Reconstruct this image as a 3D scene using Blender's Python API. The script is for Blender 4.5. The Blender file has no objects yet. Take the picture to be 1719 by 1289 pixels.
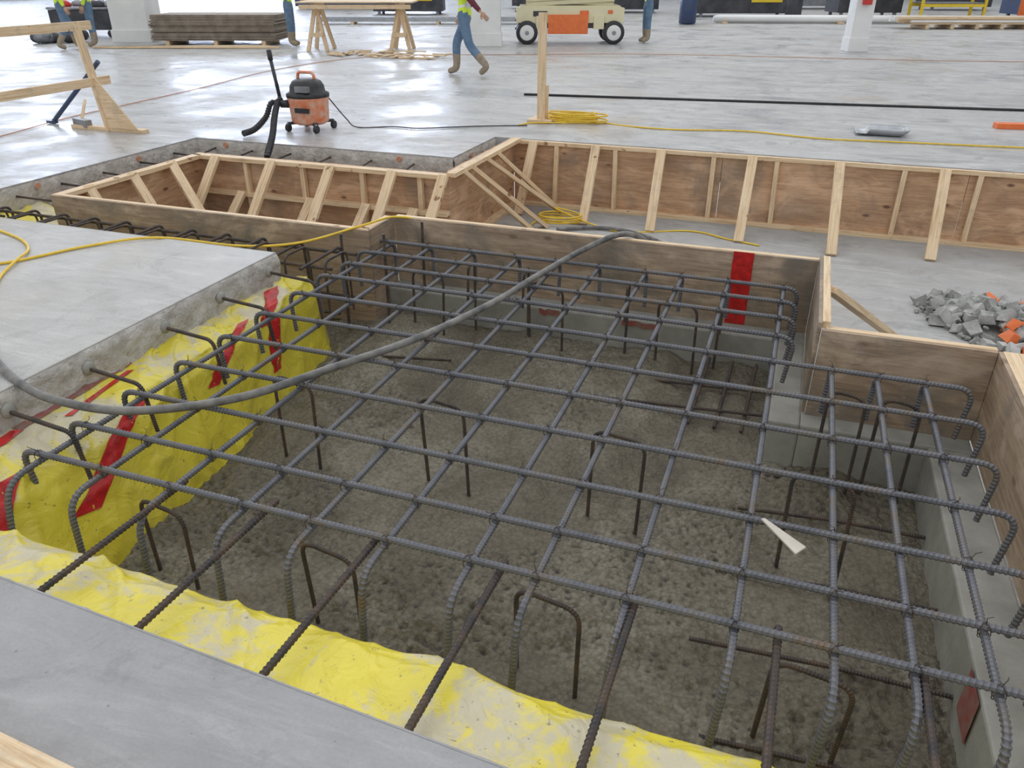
import bpy, math, random
from mathutils import Vector, Matrix, noise
random.seed(7)
V=Vector
scene=bpy.context.scene
# ------------------------------------------------------------------ materials
def new_mat(name):
    m=bpy.data.materials.new(name); m.use_nodes=True
    nt=m.node_tree; b=nt.nodes["Principled BSDF"]
    return m,nt,b
def N(nt,t,**k):
    n=nt.nodes.new(t)
    for a,v in k.items(): setattr(n,a,v)
    return n
def ramp(nt,fac,stops):
    r=N(nt,"ShaderNodeValToRGB")
    e=r.color_ramp.elements
    while len(e)<len(stops): e.new(.5)
    for i,(p,c) in enumerate(stops):
        e[i].position=p; e[i].color=(c[0],c[1],c[2],1) if not isinstance(c,(int,float)) else (c,c,c,1)
    nt.links.new(fac,r.inputs[0]); return r.outputs[0]
def tex(nt,co,scale,detail=4,rough=.55,dist=0.):
    n=N(nt,"ShaderNodeTexNoise"); n.inputs["Scale"].default_value=scale
    n.inputs["Detail"].default_value=detail; n.inputs["Roughness"].default_value=rough
    n.inputs["Distortion"].default_value=dist
    nt.links.new(co,n.inputs["Vector"]); return n.outputs["Fac"]
def mix(nt,fac,a,b,mode='MIX'):
    m=N(nt,"ShaderNodeMix",data_type='RGBA',blend_type=mode)
    for s,v in ((0,fac),(6,a),(7,b)):
        if isinstance(v,bpy.types.NodeSocket): nt.links.new(v,m.inputs[s])
        else: m.inputs[s].default_value=v if s==0 else (v[0],v[1],v[2],1)
    return m.outputs[2]
def coord(nt,kind="Object",scale=(1,1,1),rot=0):
    t=N(nt,"ShaderNodeTexCoord"); mp=N(nt,"ShaderNodeMapping")
    mp.inputs["Scale"].default_value=scale; mp.inputs["Rotation"].default_value=(0,0,rot)
    nt.links.new(t.outputs[kind],mp.inputs[0]); return mp.outputs[0]
def bump(nt,b,h,strength=.3,dist=.01):
    n=N(nt,"ShaderNodeBump"); n.inputs["Strength"].default_value=strength; n.inputs["Distance"].default_value=dist
    nt.links.new(h,n.inputs["Height"]); nt.links.new(n.outputs[0],b.inputs["Normal"])
def M(name,c1,c2=None,scale=8,rough=.6,metal=0,bs=0,bscale=40,bd=.005):
    m,nt,b=new_mat(name); c2=c2 or tuple(x*.8 for x in c1)
    co=coord(nt); f=tex(nt,co,scale,5)
    nt.links.new(ramp(nt,f,[(.35,c1),(.65,c2)]),b.inputs["Base Color"])
    b.inputs["Roughness"].default_value=rough; b.inputs["Metallic"].default_value=metal
    if bs: bump(nt,b,tex(nt,co,bscale,5),bs,bd)
    return m
def slab_mat(name,a,bb,r0=.25,r1=.6,stain=(.42,.36,.28),ss=.4,sc=.45):
    m,nt,b=new_mat(name); co=coord(nt)
    big=tex(nt,co,.55,6,.6,.6); med=tex(nt,co,4,8,.65); fine=tex(nt,co,90,4,.7)
    c=ramp(nt,big,[(.3,a),(.7,bb)])
    c=mix(nt,ramp(nt,med,[(.35,.0),(.75,.45)]),c,tuple(x*.66 for x in a))
    cs=coord(nt,"Object",(.5,3.5,1),.5); st1=tex(nt,cs,3,8,.75,.8)
    c=mix(nt,ramp(nt,st1,[(.52,0),(.68,sc)]),c,tuple(min(1,x*1.35) for x in bb))
    cs=coord(nt,"Object",(.7,2.2,1),-.4); st2=tex(nt,cs,1.1,8,.75,.8)
    c=mix(nt,ramp(nt,st2,[(.50,0),(.66,sc)]),c,tuple(x*.55 for x in a))
    sc2=tex(nt,co,1.7,10,.8,2.0); c=mix(nt,ramp(nt,sc2,[(.54,0),(.60,sc*.7)]),c,tuple(x*.5 for x in a))
    spk=tex(nt,co,38,3,.6); c=mix(nt,ramp(nt,spk,[(.69,0),(.75,.6)]),c,(.13,.12,.10))
    st=tex(nt,co,.33,7,.7,1.2); c=mix(nt,ramp(nt,st,[(.55,0),(.68,ss)]),c,stain)
    c=mix(nt,ramp(nt,fine,[(.3,.2),(.7,0)]),c,(.15,.15,.15))
    nt.links.new(c,b.inputs["Base Color"])
    nt.links.new(ramp(nt,tex(nt,co,.8,6,.65,.5),[(.35,r0),(.65,r1)]),b.inputs["Roughness"])
    bump(nt,b,med,.14,.01); return m
m_floor=slab_mat("floor_concrete",(.45,.45,.445),(.55,.55,.54),.22,.62,(.42,.36,.28),.6,.75)
m_floorL=slab_mat("left_slab_concrete",(.50,.495,.475),(.57,.56,.54),.45,.75,(.5,.45,.38),.4,.4)
m_floorN=slab_mat("near_slab_concrete",(.335,.335,.34),(.40,.40,.405),.35,.6,(.33,.31,.28),.35,.35)
m_slabedge=M("broken_concrete",(.62,.59,.54),(.44,.41,.37),9,.9,0,.8,26,.03)
m_low=slab_mat("lower_concrete",(.42,.42,.41),(.50,.495,.48),.5,.8,(.36,.31,.24),.5,.5)
m_ledge=M("footing_concrete",(.36,.355,.32),(.24,.235,.205),4,.8,0,.4,25,.01)
m_soil=M("soil",(.12,.10,.08),(.07,.06,.05),9,.95,0,1,20,.04)
def fresh():
    m,nt,b=new_mat("fresh_concrete"); co=coord(nt)
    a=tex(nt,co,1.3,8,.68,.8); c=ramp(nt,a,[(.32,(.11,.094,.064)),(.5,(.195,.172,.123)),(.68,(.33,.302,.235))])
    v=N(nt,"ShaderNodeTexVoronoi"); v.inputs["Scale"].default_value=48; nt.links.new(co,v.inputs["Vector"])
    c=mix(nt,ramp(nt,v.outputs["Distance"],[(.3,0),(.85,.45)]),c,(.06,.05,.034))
    g=N(nt,"ShaderNodeNewGeometry"); c=mix(nt,ramp(nt,g.outputs["Pointiness"],[(.43,.8),(.49,0)]),c,(.035,.028,.019))  # crevice shade painted into the base colour where the mesh is concave
    nt.links.new(c,b.inputs["Base Color"])
    nt.links.new(ramp(nt,tex(nt,co,5,4),[(.4,.22),(.6,.5)]),b.inputs["Roughness"])
    n2=tex(nt,co,45,6,.68); h=mix(nt,.35,n2,v.outputs["Distance"])
    bump(nt,b,h,.9,.022); return m
m_fresh=fresh()
def ply(name,a,bb,dirt,knot=.9):
    m,nt,b=new_mat(name); co=coord(nt,"Object",(.8,.8,16))
    g=tex(nt,co,3.0,8,.65,1.6); c=ramp(nt,g,[(.32,a),(.5,tuple((x+y)/2 for x,y in zip(a,bb))),(.62,bb)])
    co2=coord(nt)
    k=N(nt,"ShaderNodeTexVoronoi"); k.inputs["Scale"].default_value=4.6
    kc=coord(nt,"Object",(.7,.7,1.5)); nt.links.new(kc,k.inputs["Vector"])
    c=mix(nt,ramp(nt,k.outputs["Distance"],[(.07,knot),(.15,0)]),c,(.10,.045,.02))
    blo=tex(nt,coord(nt,"Object",(1,1,2.4)),1.4,4,.6,1); c=mix(nt,ramp(nt,blo,[(.45,0),(.7,.45)]),c,tuple(x*.45 for x in bb))
    pal=tex(nt,coord(nt,"Object",(.8,.8,2.0)),2.1,5,.6,1.5); c=mix(nt,ramp(nt,pal,[(.50,0),(.64,.5)]),c,tuple(min(1,x*1.15+.08) for x in a))
    d=tex(nt,co2,1.6,7,.7,.6); c=mix(nt,ramp(nt,d,[(.48,0),(.64,dirt)]),c,(.19,.165,.135))
    s=tex(nt,co2,34,4,.7); c=mix(nt,ramp(nt,s,[(.63,0),(.69,.8*dirt)]),c,(.34,.32,.29))
    nt.links.new(c,b.inputs["Base Color"]); b.inputs["Roughness"].default_value=.65
    bump(nt,b,g,.15,.004); return m
m_ply=ply("plywood",(.68,.44,.26),(.44,.25,.14),.5)
m_plyd=ply("plywood_weathered",(.47,.355,.25),(.29,.205,.14),.9,.6)
def lumber():
    m,nt,b=new_mat("lumber"); co=coord(nt,"UV",(1.2,28,1))
    g=tex(nt,co,2.2,6,.6,.7); c=ramp(nt,g,[(.28,(.52,.33,.16)),(.5,(.76,.57,.36)),(.75,(.86,.71,.50))])
    co2=coord(nt,"UV",(1,1,1)); k=tex(nt,co2,9,2); c=mix(nt,ramp(nt,k,[(.68,0),(.74,.85)]),c,(.22,.10,.04))
    d=tex(nt,coord(nt),6,6,.7); c=mix(nt,ramp(nt,d,[(.52,0),(.7,.35)]),c,(.30,.24,.18))
    nt.links.new(c,b.inputs["Base Color"]); b.inputs["Roughness"].default_value=.6; return m
m_lum=lumber()
def rebar_m():
    m,nt,b=new_mat("rebar_steel"); co=coord(nt)
    a=tex(nt,co,6,7,.75); c=ramp(nt,a,[(.3,(.095,.098,.115)),(.52,(.155,.158,.175)),(.62,(.16,.14,.12)),(.72,(.19,.12,.075))])
    nt.links.new(c,b.inputs["Base Color"]); b.inputs["Metallic"].default_value=.3; b.inputs["Roughness"].default_value=.5
    return m
m_reb=rebar_m()
m_rebd=M("rebar_dark",(.045,.043,.045),(.11,.075,.055),12,.6,.3)
def yel():
    m,nt,b=new_mat("vapor_barrier_yellow"); co=coord(nt)
    a=tex(nt,co,3,5); c=ramp(nt,a,[(.3,(.80,.68,.06)),(.7,(.69,.58,.055))])
    g=N(nt,"ShaderNodeNewGeometry"); sx=N(nt,"ShaderNodeSeparateXYZ"); nt.links.new(g.outputs["Normal"],sx.inputs[0])
    up=ramp(nt,sx.outputs[2],[(.55,.06),(.93,1)])
    d=tex(nt,co,2.8,10,.72,.5); dm=ramp(nt,d,[(.48,0),(.56,.9)])
    mm=N(nt,"ShaderNodeMath",operation='MULTIPLY'); nt.links.new(up,mm.inputs[0]); nt.links.new(dm,mm.inputs[1])
    c=mix(nt,mm.outputs[0],c,(.55,.50,.385))
    s=tex(nt,co,34,5,.75); c=mix(nt,ramp(nt,s,[(.63,0),(.66,.8)]),c,(.20,.17,.10))
    s=tex(nt,co,9,5,.75); c=mix(nt,ramp(nt,s,[(.67,0),(.70,.75)]),c,(.22,.17,.11))
    nt.links.new(c,b.inputs["Base Color"]); b.inputs["Roughness"].default_value=.33
    bump(nt,b,tex(nt,co,7,3,.5,2.0),.35,.03); return m
m_yel=yel()
m_tape=M("red_tape",(.62,.02,.02),(.40,.015,.015),20,.3,0,.5,30,.01)
m_taped=M("red_tape_dirty",(.30,.07,.06),(.25,.16,.13),18,.6)
m_black=M("black_rubber",(.02,.02,.022),(.04,.04,.045),20,.5)
m_hose=M("hose_rubber",(.09,.09,.09),(.24,.23,.21),11,.6)
m_ycord=M("yellow_cord",(.86,.60,.06),(.75,.50,.04),20,.5)
m_ocord=M("orange_cord",(.60,.24,.12),(.55,.34,.22),20,.5)
m_or=M("orange_plastic",(.80,.17,.04),(.72,.50,.38),9,.45)
m_orp=M("orange_paint",(.85,.20,.05),(.75,.16,.04),9,.4)
m_ors=M("orange_spray",(.72,.22,.08),(.50,.33,.24),30,.8)
m_cream=M("cream_paint",(.80,.74,.50),(.74,.68,.45),3,.4)
m_white=M("white_paint",(.82,.82,.80),(.74,.74,.72),2,.5)
m_shim=M("shim_wood",(.62,.58,.50),(.50,.45,.37),9,.6)
m_wall=M("wall_paint",(.50,.52,.55),(.44,.46,.48),.5,.7)
m_grey=M("grey_metal",(.32,.33,.35),(.22,.23,.25),6,.4,.6)
m_galv=M("galvanised",(.55,.57,.60),(.42,.44,.47),8,.35,.7)
m_dark=M("dark_machine",(.03,.033,.04),(.07,.07,.08),3,.5)
m_yel2=M("safety_yellow",(.85,.62,.04),(.80,.56,.03),3,.4)
m_blue=M("blue_steel",(.03,.06,.16),(.05,.07,.12),6,.4)
m_redp=M("red_paint",(.6,.04,.03),None,4,.4)
m_stack=M("panel_stack",(.36,.30,.24),(.22,.18,.145),5,.8)
m_rock=M("rubble_stone",(.52,.52,.50),(.24,.24,.225),7,.9,0,.6,40,.01)
m_rockd=M("rubble_dust",(.34,.34,.32),(.26,.26,.24),14,.9,0,1,60,.02)
m_jean=M("jeans",(.10,.17,.27),(.16,.25,.36),9,.85,0,.3,30)
m_lime=M("hi_vis",(.72,.92,.06),(.62,.85,.05),8,.6)
m_silver=M("reflective_tape",(.75,.76,.78),None,8,.3,.3)
m_maroon=M("maroon_sleeve",(.16,.03,.05),None,8,.8)
m_graysh=M("grey_shirt",(.22,.22,.25),None,8,.8)
m_skin=M("skin",(.55,.33,.22),(.50,.29,.19),8,.5)
m_boot=M("tan_boot",(.40,.33,.24),(.27,.22,.16),14,.8)
m_hair=M("hair",(.03,.02,.015),None,20,.7)
m_hat=M("hard_hat_white",(.85,.85,.83),None,5,.3)
m_eye=M("eye",(.02,.02,.02),None,5,.2)
m_lip=M("lip",(.40,.16,.13),None,5,.5)
def emis(name,c,s):
    m,nt,b=new_mat(name); b.inputs["Base Color"].default_value=(*c,1)
    b.inputs["Emission Color"].default_value=(*c,1); b.inputs["Emission Strength"].default_value=s; return m
m_win=emis("daylight_glazing",(.70,.79,1),12)
# ------------------------------------------------------------------ mesh builder
class MB:
    def __init__(s): s.v=[];s.f=[];s.m=[];s.uv=[];s.mats=[];s.sm=[]
    def mi(s,mat):
        if mat not in s.mats: s.mats.append(mat)
        return s.mats.index(mat)
    def face(s,idx,mat,uv=None,smooth=False):
        s.f.append(idx); s.m.append(s.mi(mat)); s.sm.append(smooth)
        s.uv.append(uv or [(0,0)]*len(idx))
    def box(s,c,size,mat,R=None,taper=None):
        c=V(c); R=R or Matrix.Identity(3); o=len(s.v); h=[x/2 for x in size]
        loc=[]
        for z in(-1,1):
            for y in(-1,1):
                for x in(-1,1):
                    k=(taper if (taper and z>0) else 1)
                    p=V((x*h[0]*k,y*h[1]*k,z*h[2])); loc.append(p); s.v.append(tuple(c+R@p))
        ax=max(range(3),key=lambda i:size[i]); ot=[i for i in range(3) if i!=ax]
        r1,r2=random.random()*50,random.random()*50
        for q in((0,2,3,1),(4,5,7,6),(0,1,5,4),(2,6,7,3),(0,4,6,2),(1,3,7,5)):
            s.face([o+i for i in q],mat,[(loc[i][ax]+r1,loc[i][ot[0]]+loc[i][ot[1]]+r2) for i in q])
    def b2(s,x0,x1,y0,y1,z0,z1,mat): s.box(((x0+x1)/2,(y0+y1)/2,(z0+z1)/2),(abs(x1-x0),abs(y1-y0),abs(z1-z0)),mat)
    def prism(s,poly,z0,z1,mat):
        o=len(s.v);n=len(poly)
        for z in(z0,z1): s.v+=[(x,y,z) for x,y in poly]
        s.face([o+i for i in range(n)][::-1],mat); s.face([o+n+i for i in range(n)],mat)
        for i in range(n): j=(i+1)%n; s.face([o+i,o+j,o+n+j,o+n+i],mat)
    def beam(s,p0,p1,w,t,mat,up=(0,0,1)):
        p0=V(p0);p1=V(p1);d=(p1-p0);L=d.length;d.normalize();up=V(up)
        if abs(d.dot(up.normalized()))>.98: up=V((0,1,0))
        sd=up.cross(d).normalized(); u2=d.cross(sd)
        s.box((p0+p1)/2,(L,w,t),mat,Matrix((d,sd,u2)).transposed())
    def tube(s,pts,r,mat,seg=8,rib=0,cap=True,radii=None):
        pts=[V(p) for p in pts]
        if rib:
            out=[];step=rib/3
            L=[0]
            for a,b in zip(pts,pts[1:]): L.append(L[-1]+(b-a).length)
            n=int(L[-1]/step); j=0
            for i in range(n+1):
                t=i*step
                while j<len(L)-2 and L[j+1]<t: j+=1
                k=(t-L[j])/max(1e-9,L[j+1]-L[j]); out.append(pts[j].lerp(pts[j+1],min(1,k)))
            pts=out
        n=len(pts); T=[]
        for i in range(n):
            a=pts[max(0,i-1)];b=pts[min(n-1,i+1)]; T.append((b-a).normalized())
        up=V((0,0,1)) if abs(T[0].z)<.9 else V((0,1,0))
        nrm=(up-T[0]*up.dot(T[0])).normalized(); o=len(s.v)
        for i in range(n):
            nrm=(nrm-T[i]*nrm.dot(T[i])).normalized(); bn=T[i].cross(nrm)
            rr=radii[i] if radii else r
            if rib: rr=r*(1.20 if i%3==0 else .95)
            for k in range(seg):
                a=2*math.pi*k/seg
                p=pts[i]+(nrm*math.cos(a)+bn*math.sin(a))*rr
                if rib and 0<i<n-1: p=p+T[i]*(math.cos(a)*rib*.28)
                s.v.append(tuple(p))
        for i in range(n-1):
            for k in range(seg):
                k2=(k+1)%seg
                s.face([o+i*seg+k,o+i*seg+k2,o+(i+1)*seg+k2,o+(i+1)*seg+k],mat,None,not rib)
        if cap:
            s.face([o+k for k in range(seg)][::-1],mat); s.face([o+(n-1)*seg+k for k in range(seg)],mat)
    def cyl(s,p0,p1,r0,r1,mat,seg=20): s.tube([p0,p1],r0,mat,seg,radii=[r0,r1])
    def lathe(s,c,prof,mat,seg=24,R=None,smooth=True):
        c=V(c);R=R or Matrix.Identity(3);o=len(s.v)
        for r,z in prof:
            for k in range(seg):
                a=2*math.pi*k/seg; s.v.append(tuple(c+R@V((r*math.cos(a),r*math.sin(a),z))))
        for i in range(len(prof)-1):
            for k in range(seg):
                k2=(k+1)%seg; s.face([o+i*seg+k,o+i*seg+k2,o+(i+1)*seg+k2,o+(i+1)*seg+k],mat,None,smooth)
        s.face([o+k for k in range(seg)][::-1],mat); s.face([o+(len(prof)-1)*seg+k for k in range(seg)],mat)
    def ell(s,c,r,mat,R=None,seg=14,ring=10,smooth=True):
        prof=[(max(.001,math.sin(math.pi*i/ring)),-math.cos(math.pi*i/ring)) for i in range(ring+1)]
        R=(R or Matrix.Identity(3))@Matrix.Diagonal(r)
        s.lathe(c,prof,mat,seg,R,smooth)
    def grid(s,fn,nu,nv,mat,smooth=True):
        o=len(s.v)
        for i in range(nu+1):
            for j in range(nv+1): s.v.append(tuple(fn(i/nu,j/nv)))
        for i in range(nu):
            for j in range(nv):
                a=o+i*(nv+1)+j; s.face([a,a+nv+1,a+nv+2,a+1],mat,None,smooth)
    def mesh(s,me,mat_ids):
        o=len(s.v)
        for v in me.vertices: s.v.append(tuple(v.co))
        for p,mt in zip(me.polygons,mat_ids): s.face([o+i for i in p.vertices],mt,None,True)
    def obj(s,name,bevel=0,xf=None):
        me=bpy.data.meshes.new(name); me.from_pydata(s.v,[],s.f)
        for m in s.mats: me.materials.append(m)
        me.polygons.foreach_set("material_index",s.m); me.polygons.foreach_set("use_smooth",s.sm)
        ul=me.uv_layers.new(name="UVMap"); flat=[]
        for u in s.uv:
            for a in u: flat+=[a[0],a[1]]
        ul.data.foreach_set("uv",flat)
        me.validate(); me.update()
        ob=bpy.data.objects.new(name,me); scene.collection.objects.link(ob)
        if xf: ob.matrix_world=xf
        if bevel:
            bm=ob.modifiers.new("bev",'BEVEL'); bm.width=bevel; bm.segments=2; bm.limit_method='ANGLE'
        return ob
def cr(pts,n=8):
    P=[V(p) for p in pts]; P=[P[0]*2-P[1]]+P+[P[-1]*2-P[-2]]; out=[]
    for i in range(1,len(P)-2):
        a,b,c,d=P[i-1:i+3]
        for k in range(n):
            t=k/n; out.append(.5*((2*b)+(c-a)*t+(2*a-5*b+4*c-d)*t*t+(3*b-a-3*c+d)*t**3))
    out.append(P[-2]); return out
def fil(pts,r,n=6):
    P=[V(p) for p in pts]; out=[P[0]]
    for i in range(1,len(P)-1):
        a=(P[i-1]-P[i]);b=(P[i+1]-P[i]); rr=min(r,a.length*.49,b.length*.49)
        A=P[i]+a.normalized()*rr;B=P[i]+b.normalized()*rr
        for k in range(n+1):
            t=k/n; out.append(A*(1-t)**2+P[i]*2*t*(1-t)+B*t*t)
    out.append(P[-1]); return out
def nz(x,y,z=0): return noise.noise(V((x,y,z)))
def sst(a,b,x): t=max(0,min(1,(x-a)/(b-a))); return t*t*(3-2*t)
# ------------------------------------------------------------------ floors
def ynear(x): return 1.06-.048*x if x<1 else 1.012
b=MB()
for r in((-50,-6.25,4.03,7.1),(-50,-3.17,7.1,8.26),(-50,35,8.26,62),(6,35,1.13,8.26),(14,35,-6,1.13)):
    b.b2(r[0],r[1],r[2],r[3],-.3,0,m_floor)
b.prism([(-50,1.2),(-3.08,1.2),(-3.08,4.03),(-50,4.03)],-.3,0,m_floorL)
b.prism([(-50,-6),(14,-6),(14,1.012),(1,1.012),(-3.08,ynear(-3.08)),(-50,1.2)],-.3,0,m_floorN)
b.obj("floor")
b=MB()
def edge(p0,p1,nrm,z1=-.21,mat=m_slabedge):
    p0=V((*p0,0));p1=V((*p1,0));L=(p1-p0).length; nn=V((*nrm,0))
    def fn(u,v):
        p=p0.lerp(p1,u); z=z1*v; k=.010+.028*abs(nz(p.x*9,p.y*9,z*9))*min(1,v*4)+.014*nz(p.x*26,p.y*26,z*26)*min(1,v*4)
        if v==0: k=-.006; z=.001
        return p+nn*k+V((0,0,z))
    b.grid(fn,max(4,int(L/.025)),9,mat)
edge((-3.08,1.15),(-3.08,4.03),(1,0)); edge((-3.08,4.03),(-6.25,4.03),(0,1))
edge((-6.25,7.1),(-6.25,4.03),(1,0),-.45); edge((-3.17,7.1),(-6.25,7.1),(0,-1),-.45); edge((-3.17,8.26),(-3.17,7.1),(1,0),-.45)
edge((-3.1,1.208),(1,1.012),(0,1))
b.obj("slab_cut_edge")
b=MB()
for x in(-5.85,-3.75): b.lathe((x,7.072,-.05),[(.03,0),(.028,.004)],m_ors,9,Matrix.Rotation(math.pi/2,3,'X'))
for y in(5.0,6.2): b.lathe((-6.218,y,-.05),[(.03,0),(.028,.004)],m_ors,9,Matrix.Rotation(math.pi/2,3,'Y'))
b.lathe((-3.14,7.5,-.05),[(.03,0),(.028,.004)],m_ors,9,Matrix.Rotation(math.pi/2,3,'Y'))
b.obj("orange_survey_mark")
b=MB()
b.b2(-5.69,-2.75,4.69,6.45,-.84,-.7,m_low); b.b2(-2.92,6,6.45,8.24,-.84,-.7,m_low); b.b2(-2.75,6,5.08,6.45,-.84,-.7,m_low)
b.b2(.26,6,3.95,5.08,-.84,-.7,m_low); b.b2(1.07,6,1.0,3.95,-.84,-.7,m_low)
b.obj("floor_lower")
b=MB(); b.b2(-7,7,.5,9,-1.0,-.87,m_soil)
b.grid(lambda u,v:V((-6.24+.05*nz(u*40,v*5),4+3.1*u,-.25-.6*v)),60,6,m_soil)
b.grid(lambda u,v:V((-6.25+3.1*u,7.11-.05*abs(nz(u*40,v*5,3)),-.25-.6*v)),60,6,m_soil)
b.obj("trench_soil")
b=MB()
b.b2(-2.75,.24,4.88,5.10,-.86,-.5,m_ledge); b.b2(.08,.24,3.80,4.88,-.86,-.5,m_ledge)
b.b2(.24,1.06,3.80,3.96,-.86,-.5,m_ledge); b.b2(.85,1.06,.9,3.80,-.86,-.5,m_ledge)
b.obj("footing_ledge",.012)
b=MB()
def fc(u,v):
    x=-3.2+4.2*u;y=1.3+3.7*v
    z=-.80+.09*sst(3.2,4.9,y)+.050*nz(x*1.4,y*1.4)+.038*nz(x*3.5,y*3.5,2)+.018*nz(x*9,y*9,3)
    m=.35+.65*sst(-.12,.18,nz(x*1.1,y*1.1,7))
    m*=1-.45*sst(3.2,4.6,y)
    vd=noise.voronoi(V((x*20+1.6*nz(x*9,y*9,1),y*20+1.6*nz(x*9,y*9,4),0)))[0][0]
    z+=m*(.028*(.5-vd)+.014*nz(x*26,y*26,5)+.008*nz(x*50,y*50,8))
    return V((x,y,z))
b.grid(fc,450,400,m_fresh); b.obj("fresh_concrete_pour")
# ------------------------------------------------------------------ vapour barrier
BP=[(-2.60,.9),(-2.62,2.0),(-2.86,4.22),(-2.95,4.36),(-3.12,4.40),(-6.24,4.40)]
TP=[(-3.09,.9),(-3.09,2.0),(-3.09,3.95),(-3.09,4.03),(-3.14,4.04),(-6.24,4.04)]
US=[0,.2,.58,.63,.66,1]
PR=[(0,-.17),(.3,-.20),(.56,-.235),(.70,-.30),(.82,-.45),(.92,-.62),(1,-.85)]
def lerp1(xs,u):
    for i in range(len(xs)-1):
        if u<=xs[i+1] or i==len(xs)-2: return i,(u-xs[i])/(xs[i+1]-xs[i])
def crease(a,b_,c): return (1-abs(nz(a,b_,c))*2.2)
def sheetL(u,v,off=0):
    i,k=lerp1(US,u); bx=V(BP[i]).lerp(V(BP[i+1]),k); tx=V(TP[i]).lerp(V(TP[i+1]),k)
    q=v*(len(PR)-1); j=min(int(q),len(PR)-2); kk=q-j; d=PR[j][0]*(1-kk)+PR[j+1][0]*kk; z=PR[j][1]*(1-kk)+PR[j+1][1]*kk
    p=tx.lerp(bx,d); dr=(bx-tx).normalized(); s=p.x+p.y
    w=.022*nz(s*2.5,v*3,1)+.022*max(0,crease(s*3.0,v*1.4+s,4))**4+.013*max(0,crease(s*6,v*4-s*2,14))**4+.002*nz(s*20,v*12,9)-.014
    if v==0:w=0
    p=p+dr*(w+off); return V((p.x,p.y,z+w*.6+off))
b=MB(); b.grid(sheetL,380,60,m_yel)
NP=[(0,-.17),(.17,-.20),(.31,-.205),(.37,-.235),(.41,-.35),(.47,-.85)]
def sheetN(u,v,off=0):
    x=-3.1+3.95*u; q=v*(len(NP)-1); j=min(int(q),len(NP)-2);kk=q-j
    dy=NP[j][0]*(1-kk)+NP[j+1][0]*kk; z=NP[j][1]*(1-kk)+NP[j+1][1]*kk
    y0=ynear(x)+.003; y=y0+(1.60-y0)*dy/.47
    w=(.010*nz(x*1.6,v*2,3)+.016*max(0,crease(x*2.6+v*1.6,v*1.1+x*.4,6))**5+.006*max(0,crease(x*6-v*2,v*3,16))**4-.006)*(0 if v==0 else 1)
    return V((x,y+w*.9+off,z+w+off))
b.grid(sheetN,300,44,m_yel)
b.grid(lambda u,v:V((-6.23+.5*v,4.05+.95*u,-.19-.10*v-.10*v*v+.02*nz(u*6,v*4,3)+.012*nz(u*15,v*9,8))),40,20,m_yel)
ob=b.obj("yellow_vapor_barrier"); sm=ob.modifiers.new("s",'SOLIDIFY'); sm.thickness=.002
# red tapes
b=MB()
def tapeL(u0,v0,u1,v1,w=.012,n=30,mt=m_tape):
    d=V((u1-u0,(v1-v0)*.45)); nn=V((-d.y,d.x)).normalized()
    def fn(a,c):
        wob=1+.25*nz(a*5,u0*40); u=u0+(u1-u0)*a+nn.x*w*wob*(c-.5)*1.6; v=v0+(v1-v0)*a+nn.y*w*wob*(c-.5)*3.4
        return sheetL(min(1,max(0,u)),min(1,max(.001,v)),.006)
    b.grid(fn,n,4,mt)
def uy(y): return .2*(y-.9)/1.1 if y<2 else .2+.38*(y-2)/2.1
tapeL(uy(2.5),.38,uy(1.95),.72,.016); tapeL(uy(1.78),.32,uy(1.45),.75,.016); tapeL(uy(3.45),.30,uy(2.95),.62); tapeL(uy(3.95),.12,uy(3.50),.50,.016); tapeL(uy(3.6),.50,uy(3.5),.80,.012)
tapeL(uy(2.0),.05,uy(2.75),.03,.014,24,m_taped); tapeL(uy(1.5),.14,uy(2.0),.06,.013); tapeL(uy(2.7),.10,uy(2.2),.16,.008)
b.grid(lambda u,v:V((-.285+.13*u+.004*nz(v*9,u*3),5.046,.004-.50*v)),3,14,m_tape)
for x0,x1 in((-1.55,-1.40),(-.95,-.70)):
    b.grid(lambda u,v:V((x0+(x1-x0)*u,4.872,-.505-.04*v-.02*nz(u*4,x0))),10,3,m_taped)
b.grid(lambda u,v:V((.842,2.15+.16*u,-.50-.2*v)),4,4,m_taped)
b.obj("red_seam_tape")
# ------------------------------------------------------------------ formwork
T=.019
b=MB()
def plyX(x0,x1,y,z0,z1,mat,t=T):
    n=max(1,round(abs(x1-x0)/2.44))
    for i in range(n):
        a=x0+(x1-x0)*i/n; c=x0+(x1-x0)*(i+1)/n; b.b2(a+.002,c-.002,y,y+t,z0,z1-random.random()*.006,mat)
def plyY(y0,y1,x,z0,z1,mat,t=T):
    n=max(1,round(abs(y1-y0)/2.44))
    for i in range(n):
        a=y0+(y1-y0)*i/n; c=y0+(y1-y0)*(i+1)/n; b.b2(x,x+t,a+.002,c-.002,z0,z1-random.random()*.006,mat)
plyX(-5.69,-2.75,4.66,-.72,0,m_plyd); plyY(4.68,5.05,-2.769,-.72,.0,m_plyd)
plyX(-2.75,.24,5.05,-.5,0,m_plyd); plyY(3.95,5.07,.24,-.5,.03,m_plyd); plyX(.26,1.06,3.93,-.5,0,m_plyd); plyY(.9,3.95,1.06,-.5,0,m_plyd)
plyY(4.68,6.47,-5.709,-.7,0,m_ply); plyX(-5.69,-2.93,6.45,-.7,0,m_ply); plyY(6.45,8.22,-2.95,-.7,.02,m_ply); plyX(-2.93,6,8.22,-.7,0,m_ply)
def rail(p0,p1,z,inn,tk=.038,w=.088):
    b.beam((p0[0]+inn[0]*w/2,p0[1]+inn[1]*w/2,z),(p1[0]+inn[0]*w/2,p1[1]+inn[1]*w/2,z),w,tk,m_lum)
rail((-5.69,4.68),(-2.77,4.68),-.02,(0,1),w=.04); rail((-2.769,4.7),(-2.769,5.05),-.02,(-1,0),w=.06)
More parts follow.
